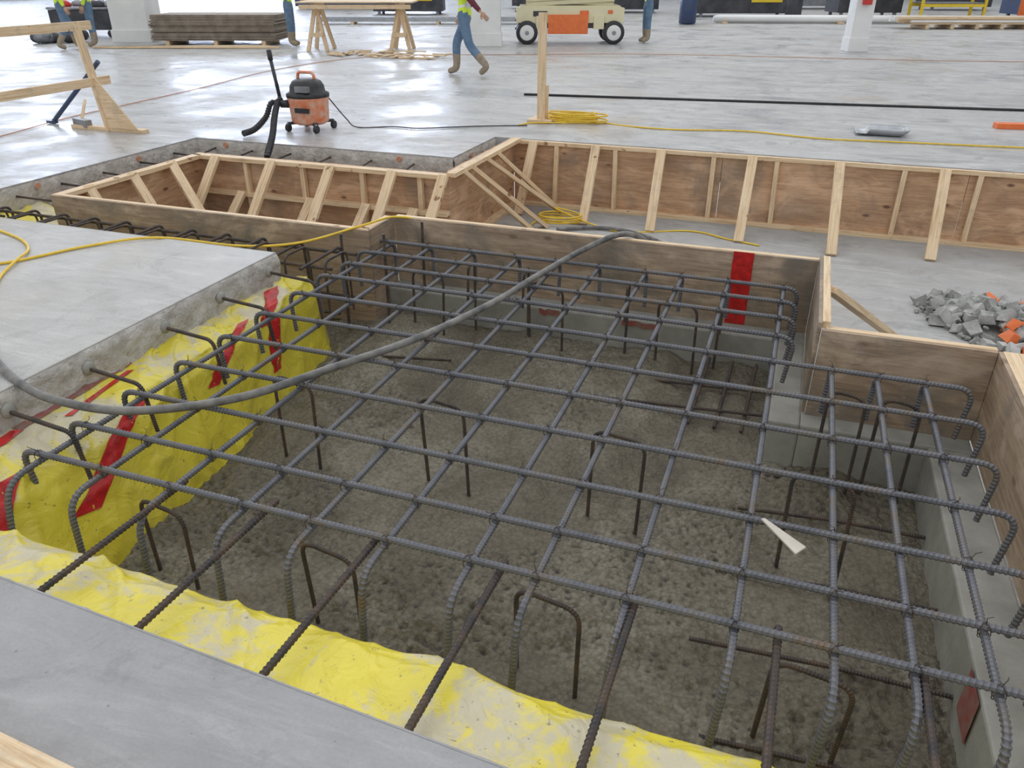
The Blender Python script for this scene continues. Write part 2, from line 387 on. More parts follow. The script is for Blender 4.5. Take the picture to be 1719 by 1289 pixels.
rail((-2.75,5.07),(.24,5.07),-.02,(0,1),w=.04); rail((.26,3.97),(.26,5.07),.01,(1,0),w=.04)
rail((.28,3.95),(1.06,3.95),-.02,(0,1),w=.04); rail((1.08,.9),(1.08,3.95),-.02,(1,0),w=.088)
rail((-5.69,4.72),(-5.69,6.4),-.02,(1,0)); rail((-5.69,6.45),(-2.93,6.45),-.02,(0,-1)); rail((-5.69,6.45),(-2.93,6.45),-.36,(0,-1)); rail((-5.69,6.45),(-2.93,6.45),-.68,(0,-1))
rail((-2.93,6.4),(-2.93,8.2),.0,(1,0)); rail((-2.93,8.22),(6,8.22),-.02,(0,-1),w=.05); rail((-2.93,8.22),(6,8.22),-.68,(0,-1),w=.07)
rail((-2.93,6.4),(-2.93,8.2),-.68,(1,0))
for x in(-2.45,-1.78,-.78,-.15,.98,1.62,2.3,3.2,4.2,5.2): b.beam((x,8.195,-.66),(x+random.uniform(-.02,.02),8.195,-.04),.045,.05,m_lum,(0,1,0))
for x in(-5.1,-4.45,-3.8,-3.2): b.beam((x,6.42,-.66),(x,6.42,-.04),.045,.05,m_lum,(0,1,0))
b.obj("plywood_formwork",.0015)
b=MB()
def brace(x,y0,y1,z0=-.0,z1=-.695,dx=0,w=.092): b.beam((x+dx,y0,z0),(x,y1,z1),w,.038,m_lum,(0,-1,.6))
for x,y1 in((-2.72,7.75),(-1.97,7.62),(-1.27,7.60),(-.40,7.55),(.44,7.43),(1.28,7.58),(2.15,7.55),(3.0,7.6),(4,7.6),(5,7.6)): brace(x,8.14,y1,.0,-.69,random.uniform(-.05,.05))
for x in(-5.45,-4.8,-4.15,-3.5,-2.99): brace(x+.02,6.36,5.75,-.0,-.69,.03)
for x in(-5.15,-4.35,-3.75,-3.25): b.beam((x,6.36,-.33),(x-.04,6.0,-.68),.088,.038,m_lum,(0,-1,.6))
for a,c in(((-5.64,5.5,0),(-5.1,5.35,-.69)),((-5.64,6.0,0),(-4.95,5.7,-.69)),((-5.64,5.0,0),(-5.2,4.95,-.69))): b.beam(a,c,.088,.038,m_lum)
for a,c in(((-2.87,6.62,0),(-2.42,7.28,-.69)),((-2.87,6.85,-.01),(-2.30,7.42,-.69)),((-2.87,7.2,.0),(-2.28,7.95,-.69)),((-2.87,7.5,.0),(-2.35,8.05,-.69))): b.beam(a,c,.088,.038,m_lum)
b.beam((.30,4.55,.0),(.88,5.6,-.69),.088,.038,m_lum); b.beam((.33,4.1,-.30),(.95,4.15,-.69),.088,.038,m_lum)
for x in(-2.2,-1.4,-.6,.05): b.beam((x,5.09,-.06),(x,5.75,-.69),.088,.038,m_lum,(0,1,.6))
for x in(-5.0,-4.2,-3.4): b.beam((x,4.72,-.06),(x,5.25,-.69),.088,.038,m_lum,(0,1,.6))
for y in(3.2,2.3,1.4): b.beam((1.12,y,-.05),(1.75,y,-.69),.088,.038,m_lum)
b.obj("lumber_brace",.002)
# ------------------------------------------------------------------ rebar
AX=[-2.69,-2.37,-2.04,-1.71,-1.42,-1.12,-.81,-.575,-.28,.05]
AXW=[.33,.545,.75]
BYW=[1.83,2.07,2.38,2.71,3.04,3.38,3.72]; BYN=[4.04,4.30,4.56,4.81]
RB=.0120; zB=-.118; zA=zB-.026; RIB=.017
b=MB()
def jit(): return random.uniform(-.008,.008)
for i,x in enumerate(AX+AXW):
    ye=4.90 if x<.2 else 3.78
    xx=x+jit()
    pts=[(xx-.02,1.66,zA-.34),(xx,1.66,zA),(xx+jit(),ye,zA),(xx+jit(),ye+.0,zA-.26)]
    if x==AX[0]: pts[0]=(xx,1.60,zA-.30)
    b.tube(fil(pts,.10,8),RB,m_reb,8,RIB)
for i,y in enumerate(BYW+BYN):
    xr=.96 if i<7 else .15
    yy=y+jit(); xl=-2.80+random.uniform(-.03,.03)
    pts=[(xl,yy+.02,zB-.27),(xl-.0,yy,zB),(xr,yy+jit(),zB),(xr-.03,yy,zB-.27)]
    b.tube(fil(pts,.085,8),RB,m_reb,8,RIB)
b.obj("rebar_mat")
b=MB()
for x in AX+AXW:
    for y in BYW+BYN:
        if x>.2 and y>3.8: continue
        c=V((x,y,zB-.013)); r=.021; sg=1 if random.random()<.5 else -1
        d1=V((.7,.7*sg,0)); ring=[c+d1*r*math.cos(a)+V((0,0,1))*.030*math.sin(a)+V((-.004,.004,0)) for a in [2*math.pi*i/10 for i in range(11)]]
        b.tube(ring,.0014,m_rebd,4)
        d2=V((.7,-.7*sg,0)); ring=[c+d2*r*math.cos(a)+V((0,0,1))*.029*math.sin(a) for a in [2*math.pi*i/10 for i in range(11)]]
        b.tube(ring,.0014,m_rebd,4)
        d=V((random.uniform(-1,1),random.uniform(-1,1),.9)).normalized(); q=c+V((0,0,.024))
        b.tube([q,q+d*.025,q+d*.035+V((random.uniform(-.02,.02),0,0))],.0014,m_rebd,4)
b.obj("rebar_tie_wire")
b=MB()
for x,ye in((-2.05,1.92),(-1.64,1.93),(-1.18,1.86),(-.715,1.9),(-.265,1.88),(.165,1.9),(.56,1.87)):
    b.tube([(x,1.02,-.135),(x+.01,ye,-.150)],.0115,m_rebd,8,RIB)
for y in(2.01,2.45,2.97,3.43,3.9):
    x1=-2.70+random.uniform(-.03,.03)
    b.tube(fil([(-3.10,y,-.085),(x1,y-.03,-.10),(x1+.02,y-.02,-.36)],.05,6),.0095,m_rebd,8,.012)
for k in range(6):
    x=-6.0+.48*k; b.tube([(x,7.12,-.09),(x+random.uniform(-.03,.1),6.68,-.10)],.010,m_rebd,6)
for k in range(6):
    y=4.3+.48*k; b.tube([(-6.27,y,-.09),(-5.82,y+random.uniform(-.03,.03),-.10)],.010,m_rebd,6)
for y in(7.4,7.85): b.tube([(-3.2,y,-.09),(-2.98,y,-.1)],.010,m_rebd,6)
b.obj("rebar_dowel")
b=MB()
for y in(2.01,2.45,2.97,3.43,3.9):
    b.ell((-3.055,y,-.085),(.022,.035,.035),m_ledge,None,10,8)
b.obj("dowel_grout")
b=MB()
def pin(x,y,w,z,tilt=0):
    b.tube(fil([(x-w/2,y+.02,-.86),(x-w/2+tilt,y,z),(x+w/2+tilt,y-.03,z-.01),(x+w/2,y-.03,-.86)],.07,7),.0085,m_rebd,8,.012)
for y,z in((2.0,-.38),(3.0,-.27),(4.69,-.25)):
    for x in(-2.3,-1.45,-.57,.31):
        if y>4 and x>.2: continue
        pin(x+random.uniform(-.03,.03),y+random.uniform(-.03,.03),.25,z,random.uniform(-.02,.02))
for x in(.42,.66): pin(x,3.66,.17,-.2)
for x in(-2.0,-1.6,-.9,-.3):
    b.tube(fil([(x,4.78,-.86),(x,4.78,-.17),(x+.02,4.62,-.17),(x+.02,4.60,-.40)],.05,5),.0085,m_rebd,8,.012)
b.obj("rebar_hairpin")
b=MB()
for y,x0 in((3.70,.1),(3.36,0),(2.86,-.05),(2.40,-.1),(1.95,.0)): b.tube([(x0,y,-.785),(.45,y,-.745),(.92,y-.01,-.735)],.009,m_rebd,8,.012)
for y,x0,x1 in((4.15,-1.1,.1),(4.45,-1.3,.12),(4.2,-2.6,-1.95)): b.tube([(x0,y,-.74),(x1,y+.02,-.68)],.009,m_rebd,8,.012)
for x in(-.35,-.2,-.05): b.tube([(x,4.0,-.72),(x+.02,4.8,-.66)],.009,m_rebd,8,.012)
b.obj("rebar_bottom_mat")
b=MB()
for y,z in((4.16,-.12),(4.48,-.12),(4.2,-.45),(4.5,-.45)): b.tube([(-6.2,y,z),(-2.75,y,z)],.011,m_rebd,8,.016)
x=-6.0
while x<-2.8:
    b.tube(fil([(x,4.02,-.09),(x,4.52,-.085),(x+.01,4.54,-.50)],.06,5),.010,m_rebd,8,.014)
    b.tube(fil([(x+.12,4.12,-.5),(x+.12,4.12,-.06),(x+.13,4.38,-.06),(x+.13,4.40,-.5)],.06,5),.008,m_rebd,8,.014)
    x+=.31
for x,y in((-2.9,4.52),(-2.62,4.62),(-2.5,4.98)): b.tube([(x,y,-.84),(x+.01,y,.0)],.010,m_rebd,8,.014)
b.obj("rebar_cage")
# ------------------------------------------------------------------ hose, cords
b=MB()
hp=[(-3.6,2.35,.025),(-3.27,2.18,.025),(-3.05,2.10,.0),(-2.82,2.08,-.03),(-2.53,2.18,-.075),(-2.18,2.44,-.08),(-1.94,2.85,-.08),(-1.71,3.29,-.08),(-1.51,3.89,-.078),(-1.41,4.35,-.07),(-1.22,4.86,-.02),(-1.01,5.09,.032),(-.86,5.4,-.15),(-.80,5.9,-.55),(-.85,6.5,-.675),(-1.0,7.1,-.675),(-1.4,7.45,-.675),(-1.8,7.5,-.675),(-2.15,7.3,-.675)]
b.tube(cr(hp,10),.019,m_hose,12); b.obj("concrete_vibrator_hose")
def cord(name,pts,r,mat,n=8):
    c=MB()
    for p in pts: c.tube(cr(p,n),r,mat,6)
    return c.obj(name)
coil=[(-2.25+.22*math.cos(t*.9)*(1+.2*math.sin(t)),7.62+.15*math.sin(t*.9),-.69+.004*t) for t in range(0,24)]
cord("extension_cord_yellow",[[(-5.3,2.9,.01),(-4.9,3.15,.01),(-4.54,3.24,.01),(-4.3,3.7,.01),(-4.0,4.0,.01),(-3.54,4.24,-.07),(-3.16,4.42,-.06),(-2.83,4.72,.012),(-2.70,5.0,.012),(-2.5,5.2,-.1),(-2.4,5.9,-.6),(-2.3,6.8,-.69),(-2.45,7.5,-.68)]+coil+[(-1.6,7.5,-.69),(-.9,7.75,-.69),(-.5,7.6,-.69),(-.2,7.5,-.69)],
 [(-5.6,3.9,.01),(-5.16,3.76,.01),(-4.83,3.65,.01),(-4.6,3.5,.012),(-4.48,3.32,.02),(-4.35,3.1,.012),(-4.22,2.95,.01),(-4.08,2.8,.01),(-4.2,2.66,.01),(-4.5,2.75,.01)]],.009,m_ycord)
coil2=[(-2.6+.34*math.cos(t*1.1)*(1+.25*math.sin(t*.7)),9.45+.14*math.sin(t*1.1),.012+.003*t) for t in range(0,36)]
cord("extension_cord_yellow",[[(-3.15,9.0,.012),(-3.0,9.2,.012)]+coil2+[(-2.27,9.51,.012),(-1.5,9.3,.012),(-.6,9.48,.012),(.2,9.3,.012),(.95,9.36,.012),(2.19,9.48,.012),(4,9.7,.012)]],.009,m_ycord)
cord("extension_cord_black",[[(-5.12,8.05,.35),(-5.0,8.2,.1),(-4.87,8.22,.01),(-4.5,8.4,.01),(-4.17,8.4,.01),(-3.6,8.75,.01),(-3.05,9.0,.01)]],.007,m_black)
cord("extension_cord_orange",[[(-8.3,6.0,.01),(-8.3,6.4,.01),(-8.6,7.6,.01),(-8.75,8.8,.01),(-8.93,10.35,.01),(-9.4,13.4,.01),(-8.8,16.1,.01),(-6,17.5,.01),(-3,18.6,.01),(3,19.2,.01),(9,21,.01)]],.006,m_ocord)
b=MB(); b.tube([(-3.94,11.47,.016),(2.7,12.26,.016),(5,12.5,.016)],.016,m_black,8); b.obj("steel_pipe")
b=MB(); o=[(.085,2.350),(.097,2.357),(.237,2.243),(.205,2.195)]
for z in(-.100,-.093): b.v+=[(x,y,z) for x,y in o]
for q in((3,2,1,0),(4,5,6,7),(0,1,5,4),(1,2,6,5),(2,3,7,6),(3,0,4,7)): b.face(list(q),m_shim)
b.obj("wood_shim",.001)
b=MB(); b.beam((-2.4,.735,.022),(-1.28,.675,.022),.10,.038,m_lum); b.obj("lumber_board",.003)
# rubble
b=MB()
b.ell((1.70,6.14,-.70),(.55,.43,.03),m_rockd)
def chunk(x,y,z,s,mt):
    R=Matrix.Rotation(random.random()*6.28,3,V((random.uniform(-1,1),random.uniform(-1,1),1)).normalized())
    k0=len(b.v); b.box((x,y,z),(s*random.uniform(1.3,2.2),s*random.uniform(1.0,1.7),s*random.uniform(.7,1.3)),mt,R)
    for k in range(k0,k0+8):
        q=V(b.v[k]); c=V((x,y,z)); b.v[k]=tuple(c+(q-c)*random.uniform(.6,1.2))
for i in range(420):
    a=random.random()*6.28; r=math.sqrt(random.random()); rr=r*(1+.15*math.sin(3*a)); x=1.70+.62*rr*math.cos(a); y=6.14+.5*rr*math.sin(a)
    s=.018+.055*random.random()**2.2; z=-.695+.15*(1-r)*random.uniform(.7,1.1)+s*.45
    org=(i%22==0 and x>1.5)
    chunk(x,y,z+(.03 if org else 0),.06 if org else s,m_orp if org else m_rock)
b.obj("rubble_pile",.002)
# ------------------------------------------------------------------ shop vacuum
b=MB(); c=V((-5.32,7.95,0))
b.lathe(c,[(.16,.07),(.20,.09),(.21,.11),(.225,.33),(.235,.35),(.235,.365)],m_or,28)
b.lathe(c,[(.24,.365),(.24,.40),(.20,.42),(.19,.48),(.16,.53),(.12,.55),(.05,.555)],m_black,28)
b.box(c+V((.06,-.19,.46)),(.16,.06,.06),m_grey); b.box(c+V((.05,-.225,.24)),(.18,.02,.05),m_black)
b.box(c+V((0,0,.50)),(.28,.13,.09),m_black,None,.8)
b.tube(fil([c+V((-.11,0,.53)),c+V((-.10,0,.62)),c+V((.10,0,.62)),c+V((.11,0,.53))],.05),.017,m_or,10)
for a in(45,135,225,315):
    d=V((math.cos(math.radians(a)),math.sin(math.radians(a)),0)); p=c+d*.26
    b.beam(c+d*.12+V((0,0,.09)),p+V((0,0,.09)),.05,.03,m_black)
    b.cyl(p+V((-.018,0,.042)),p+V((.018,0,.042)),.042,.042,m_black,16); b.cyl(p+V((0,0,.05)),p+V((0,0,.10)),.015,.015,m_grey,8)
b.cyl(c+V((-.17,-.10,.29)),c+V((-.27,-.16,.29)),.045,.04,m_black,16)
b.tube(cr([c+V((-.26,-.15,.29)),c+V((-.36,-.2,.30)),c+V((-.40,-.28,.16)),c+V((-.42,-.48,.06)),c+V((-.44,-.66,.04))],8),.029,m_black,12,.03)
b.tube(cr([c+V((-.29,-.12,.34)),c+V((-.28,-.2,.30)),c+V((-.12,-.5,.22)),c+V((.08,-.85,.10)),c+V((.2,-1.08,.035)),c+V((.29,-1.25,.0)),c+V((.31,-1.31,-.04))],8),.029,m_black,12,.03)
b.tube([c+V((-.29,-.12,.32)),c+V((-.40,-.06,.80))],.020,m_dark,12); b.cyl(c+V((-.385,-.07,.74)),c+V((-.405,-.055,.84)),.028,.028,m_black,12)
b.obj("shop_vacuum")
b=MB(); p=V((-2.99,9.35,0)); b.beam(p,p+V((-.0,0,1.2)),.095,.045,m_lum,(0,1,0)); b.beam(p+V((.04,.04,0)),p+V((.05,.04,.42)),.05,.04,m_lum,(0,1,0))
b.box(p+V((.0,.05,.02)),(.30,.30,.03),m_lum); b.obj("timber_post",.003)
# barricade
b=MB()
for y in(7.1,4.4):
    b.beam((-7.45,y,0),(-7.60,y,1.13),.09,.04,m_lum,(1,0,0)); b.beam((-8.0,y+.02,.02),(-6.95,y+.02,.02),.09,.04,m_lum)
    o=len(b.v); b.v+=[(-7.40,y-.03,.04),(-7.0,y-.03,.04),(-7.50,y-.03,.62),(-7.40,y-.045,.04),(-7.0,y-.045,.04),(-7.50,y-.045,.62)]
    b.face([o,o+1,o+2],m_lum,[(0,0),(.4,0),(0,.5)]); b.face([o+5,o+4,o+3],m_lum,[(0,.5),(.4,0),(0,0)])
    for q in((0,3,4,1),(1,4,5,2),(2,5,3,0)): b.face([o+i for i in q],m_lum)
b.beam((-7.50,7.3,.53),(-7.50,4.2,.50),.04,.09,m_lum); b.beam((-7.60,7.3,1.09),(-7.60,4.2,1.07),.04,.09,m_lum)
b.obj("wooden_barricade",.002)
b=MB(); b.tube([(-8.45,7.25,.03),(-7.55,7.25,.72)],.026,m_blue,10); b.box((-8.48,7.25,.02),(.14,.05,.03),m_blue); b.obj("pry_bar",.003)
b=MB(); b.beam((-8.02,7.18,.06),(-7.75,7.10,.06),.085,.085,m_grey); b.tube([(-7.9,7.14,.07),(-8.15,7.5,.25)],.018,m_lum,10); b.obj("sledgehammer",.012)
b=MB(); c=V((.85,9.85,0))
def pan(u,v):
    x=(u-.5);y=(v-.5); e=max(0,max(abs(x),abs(y))-.38)/.12
    return c+V((x*.55,y*.34,.012+.07*min(1,e)*(1 if x>-.3 else .3)))
b.grid(pan,20,14,m_galv); ob=b.obj("metal_pan"); s=ob.modifiers.new("s",'SOLIDIFY'); s.thickness=.004
b=MB(); b.beam((2.12,10.75,.03),(2.7,10.85,.03),.14,.06,m_orp); b.obj("orange_block",.005)
# ------------------------------------------------------------------ background
CR=Matrix.Rotation(math.radians(19.8),3,'Z')
def col(x,y,w,h=12,mat=m_white,red=False):
    b=MB(); b.box((x,y,h/2),(w,w,h),mat,CR); b.box((x,y,.15),(w*1.08,w*1.08,.3),m_white,CR)
    if red: b.box(V((x,y,1.25))+CR@V((.0,-w*.62,0)),(.18,.12,.55),m_redp,CR)
    b.obj("building_column",.01)
col(-16.9,17.8,.95); col(-7.75,19.6,.75); col(.85,20.95,.42,12,m_white,True)
b=MB()
for i in range(17): b.box(V((-14.3,17.9,.12+.035*i))+V((random.uniform(-.04,.04),random.uniform(-.03,.03),0)),(3.1,1.3,.028),m_stack,CR)
for s in(-1.2,0,1.2): b.box(V((-14.3,17.9,.05))+CR@V((s,0,0)),(.1,1.3,.1),m_lum,CR)
b.obj("plywood_stack",.003)
b=MB()
for k in range(4): b.beam((-16.3+.2*k,15.6+.09*k,.03),(-12.0-.2*k,17.0+.09*k,.03),.09,.04,m_lum)
b.obj("lumber_board",.002)
b=MB(); c=V((-10,17.4,0))
for s in(-.95,.95):
    for yy in(-.35,.35):
        b.beam(c+CR@V((s-.22,yy*1.2,0)),c+CR@V((s,yy*.6,.98)),.09,.04,m_lum,(0,1,0)); b.beam(c+CR@V((s+.22,yy*1.2,0)),c+CR@V((s,yy*.6,.98)),.09,.04,m_lum,(0,1,0))
    b.beam(c+CR@V((s,-.5,.95)),c+CR@V((s,.5,.95)),.09,.09,m_lum); b.beam(c+CR@V((s-.15,-.4,.35)),c+CR@V((s+.15,-.4,.35)),.03,.09,m_lum)
b.box(c+V((0,0,1.02)),(2.6,1.2,.03),m_lum,CR); b.box(c+CR@V((0,-.55,.93)),(2.5,.04,.09),m_lum,CR); b.obj("sawhorse_table",.002)
b=MB()
for k in range(34):
    p=V((-8.6,16.4,0))+V((random.uniform(-1.3,1.0),random.uniform(-.6,.6),.015+.01*(k%5))); a=random.random()*3.1; d=V((math.cos(a),math.sin(a),0))*random.uniform(.1,.4); b.beam(p-d,p+d,.07,.02,m_lum)
b.obj("wood_offcuts")
b=MB()
for k in range(18): b.beam(V((-16.5,26,.1))+V((0,0,.04*(k//5)))+CR@V((0,(k%5)*.12,0)),V((-9,28.7,.1))+V((0,0,.04*(k//5)))+CR@V((0,(k%5)*.12,0)),.08,.035,m_galv)
for s in(-3,0,3): b.box(V((-12.7,27.6,.04))+CR@V((s,0,0)),(.1,.9,.08),m_lum,CR)
b.obj("steel_stud_pile")
# scissor lift
b=MB(); c=V((-6.05,21.1,0))
def L(x,y,z): return c+CR@V((x,y,z))
def lb(x,y,z,sx,sy,sz,m,t=None): b.box(L(x,y,z),(sx,sy,sz),m,CR,t)
lb(0,0,.66,2.7,1.0,.34,m_cream); lb(0,0,.44,1.5,.9,.14,m_dark); lb(-.05,-.42,.46,1.0,.28,.44,m_orp); lb(.72,-.42,.50,.26,.26,.3,m_cream); lb(-.72,-.42,.5,.26,.26,.3,m_cream)
lb(0,0,.85,2.5,.9,.06,m_cream)
for i in range(3):
    z0=.90+.10*i
    for yy in(-.35,.35):
        b.beam(L(-1.1,yy,z0),L(1.1,yy,z0+.12),.05,.09,m_cream); b.beam(L(-1.1,yy+.06,z0+.12),L(1.1,yy+.06,z0),.05,.09,m_cream)
lb(0,0,1.26,2.8,1.15,.12,m_cream)
for yy in(-.55,.55):
    for xx in(-1.37,-.7,0,.7,1.37): b.cyl(L(xx,yy,1.3),L(xx,yy,2.35),.02,.02,m_cream,8)
    for z in(1.85,2.35): b.cyl(L(-1.37,yy,z),L(1.37,yy,z),.02,.02,m_cream,8)
for xx in(-1.37,1.37):
    for z in(1.85,2.35): b.cyl(L(xx,-.55,z),L(xx,.55,z),.02,.02,m_cream,8)
for xx in(-1.08,1.10):
    for yy in(-.5,.5):
        b.lathe(L(xx,yy,.27),[(.20,-.11),(.26,-.09),(.275,-.04),(.275,.04),(.26,.09),(.20,.11)],m_black,26,CR@Matrix.Rotation(math.pi/2,3,'X'))
        b.lathe(L(xx,yy,.27),[(.10,-.13),(.17,-.12),(.18,.12),(.10,.13)],m_white,22,CR@Matrix.Rotation(math.pi/2,3,'X'))
        b.lathe(L(xx,yy,.27),[(.04,-.15),(.05,.15)],m_grey,12,CR@Matrix.Rotation(math.pi/2,3,'X'))
for k in range(5): lb(-1.36,-.2,.35+.2*k,.04,.35,.03,m_dark)
lb(-.75,-.512,.70,.35,.01,.12,m_dark); lb(.35,-.512,.70,.22,.01,.14,m_orp); lb(1.0,-.512,.74,.12,.01,.08,m_orp)
for xx in(-.3,.1,.7): lb(xx,-.512,.60,.14,.01,.05,m_grey)
b.obj("scissor_lift",.01)
b=MB()
for k in range(4): b.cyl(V((-3.6,31.3+.35*k,.14)),V((4.6,33.6+.35*k,.14)),.10,.10,m_white,14)
for s in(0,.5,1): p=V((-3.4,31.8,.03)).lerp(V((4.4,34,.03)),s); b.box(p,(.15,1.6,.05),m_lum,CR)
b.obj("white_pipe_bundle")
b=MB(); c=V((4.6,31.2,0))
for s in(-1.6,-.8,0,.8,1.6): b.box(c+CR@V((s,0,.07)),(.12,1.1,.12),m_lum,CR)
for k in range(8): b.box(c+CR@V((0,-.5+.14*k,.16)),(4.2,.12,.03),m_lum,CR)
for k in range(10): b.box(c+CR@V((random.uniform(-.3,.3),-.4+.2*(k%5),.23+.09*(k//5))),(4.6,.13,.07),m_lum if k%3 else m_white,CR)
b.obj("lumber_pallet")
def machine(x,y,w,d,h,name,mat=m_dark):
    b=MB(); c=V((x,y,0))
    b.box(c+V((0,0,h*.45)),(w,d,h*.75),mat,CR); b.box(c+CR@V((w*.2,0,h*.9)),(w*.4,d*.8,h*.25),mat,CR,.8)
    for sx in(-.42,.42):
        for sy in(-.4,.4): b.box(c+CR@V((w*sx,d*sy,h*.05)),(.12,.12,h*.1),m_grey,CR)
    b.box(c+CR@V((-w*.2,-d*.51,h*.5)),(w*.25,.03,h*.3),m_grey,CR); b.box(c+CR@V((w*.2,-d*.51,h*.35)),(w*.3,.03,h*.1),m_yel2,CR)
    b.cyl(c+CR@V((-w*.3,0,h*.8)),c+CR@V((-w*.3,0,h*1.3)),.08,.08,mat,12)
    b.obj(name,.01)
machine(-3.2,37,4.2,1.6,1.8,"industrial_machine"); machine(1.6,38.5,2.6,1.5,2.2,"industrial_machine"); machine(-8.6,39,3.0,1.5,1.9,"industrial_machine"); machine(9,40,4,1.4,1.9,"industrial_machine",m_blue); machine(-17,34,3,1.5,1.8,"industrial_machine"); machine(-23,38,4,1.5,1.8,"industrial_machine",m_blue); machine(-13,42,4,1.5,1.9,"industrial_machine"); machine(15,42,5,1.5,2,"industrial_machine",m_grey); machine(-1,46,5,1.5,2,"industrial_machine",m_grey); machine(6,47,3,1.5,2,"industrial_machine")
b=MB()
for x in(0,2.4):
    for y in(0,1): b.box(V((3.6,36.2,1.5))+CR@V((x,y,0)),(.09,.09,3),m_yel2,CR)
for z in(.5,1.4,2.4):
    for y in(0,1): b.box(V((3.6,36.2,z))+CR@V((1.2,y,0)),(2.4,.06,.1),m_yel2,CR)
    b.box(V((3.6,36.2,z+.08))+CR@V((1.2,.5,0)),(2.3,1,.04),m_grey,CR)
b.obj("storage_rack")
for i,(x,y) in enumerate(((-4.4,30.5),(7.3,37),(-1.0,34.6))):
    b=MB(); mt=(m_blue,m_orp,m_dark)[i]; b.lathe((x,y,0),[(.28,.02),(.30,.05),(.30,.85),(.28,.9)],mt,20); b.lathe((x,y,.9),[(.31,0),(.31,.05),(.1,.08)],m_dark,20); b.obj("waste_drum")
b=MB(); c=V((-19.3,18.6,0))
b.box(c+V((0,0,.45)),(1.8,.9,.5),m_dark,CR); b.box(c+V((0,0,.74)),(1.84,.94,.06),m_grey,CR)
for sx in(-.7,.7):
    for sy in(-.4,.4): b.lathe(c+CR@V((sx,sy,.1)),[(.06,-.03),(.10,-.03),(.10,.03),(.06,.03)],m_black,14,CR@Matrix.Rotation(math.pi/2,3,'X')); b.box(c+CR@V((sx,sy,.18)),(.06,.06,.1),m_grey,CR)
for k in range(8): b.ell(c+V((random.uniform(-.8,.8),random.uniform(-.3,.3),.82)),(.2,.15,.12),random.choice([m_dark,m_redp,m_blue,m_grey]),None,8,6)
b.obj("tool_cart",.01)
b=MB()
for k in range(9):
    c=V((-18.45,16.7,0))+CR@V((random.uniform(-.6,.5),random.uniform(-.35,.25),0)); s=random.uniform(.14,.24)
    b.ell(c+V((0,0,s*.8)),(s*1.3,s,s*.8),random.choice([m_dark,m_black,m_dark,m_grey,m_blue]),Matrix.Rotation(random.random()*3,3,'Z'),10,7)
    b.tube(cr([c+V((-s*.5,0,s*1.5)),c+V((0,0,s*2.0)),c+V((s*.5,0,s*1.5))],5),.015,m_black,6)
b.obj("tool_bags")
# ------------------------------------------------------------------ walls
def wallbox(name,x0,x1,y0,y1,z0,z1,mat=m_wall):
    b=MB(); b.b2(x0,x1,y0,y1,z0,z1,mat); b.obj(name)
WH=15
b=MB(); b.b2(-50.3,35.3,62,62.3,0,WH,m_wall)
for x in range(-48,36,6): b.b2(x-.15,x+.15,61.7,62,0,WH,m_white)
b.obj("wall_back")
b=MB(); b.b2(-50.3,-50,-6,62,0,WH,m_wall)
for y in range(-4,62,6): b.b2(-50,-49.7,y-.15,y+.15,0,WH,m_white)
b.obj("wall_left")
wallbox("wall_right",35,35.3,-6,62,0,WH)
wn=0
def win(x0,x1,y0,y1,z0,z1):
    global wn; wn+=1; b=MB(); b.b2(x0,x1,y0,y1,z0,z1,m_win)
    if abs(x1-x0)<abs(y1-y0):
        n=int(abs(y1-y0)/2)
        for k in range(n+1): y=y0+(y1-y0)*k/n; b.b2(x1,x1+.08,y-.06,y+.06,z0,z1,m_white)
        b.b2(x1,x1+.08,y0,y1,(z0+z1)/2-.06,(z0+z1)/2+.06,m_white)
    else:
        n=int(abs(x1-x0)/2)
        for k in range(n+1): x=x0+(x1-x0)*k/n; b.b2(x-.06,x+.06,y0-.08,y0,z0,z1,m_white)
    b.obj("window_%d"%wn)
win(-50.0,-49.95,50,60,4,14); win(-50,-49.95,38,44,4,14); win(-49,-41,61.95,62,4,14); win(-34,-29,61.95,62,4,13)
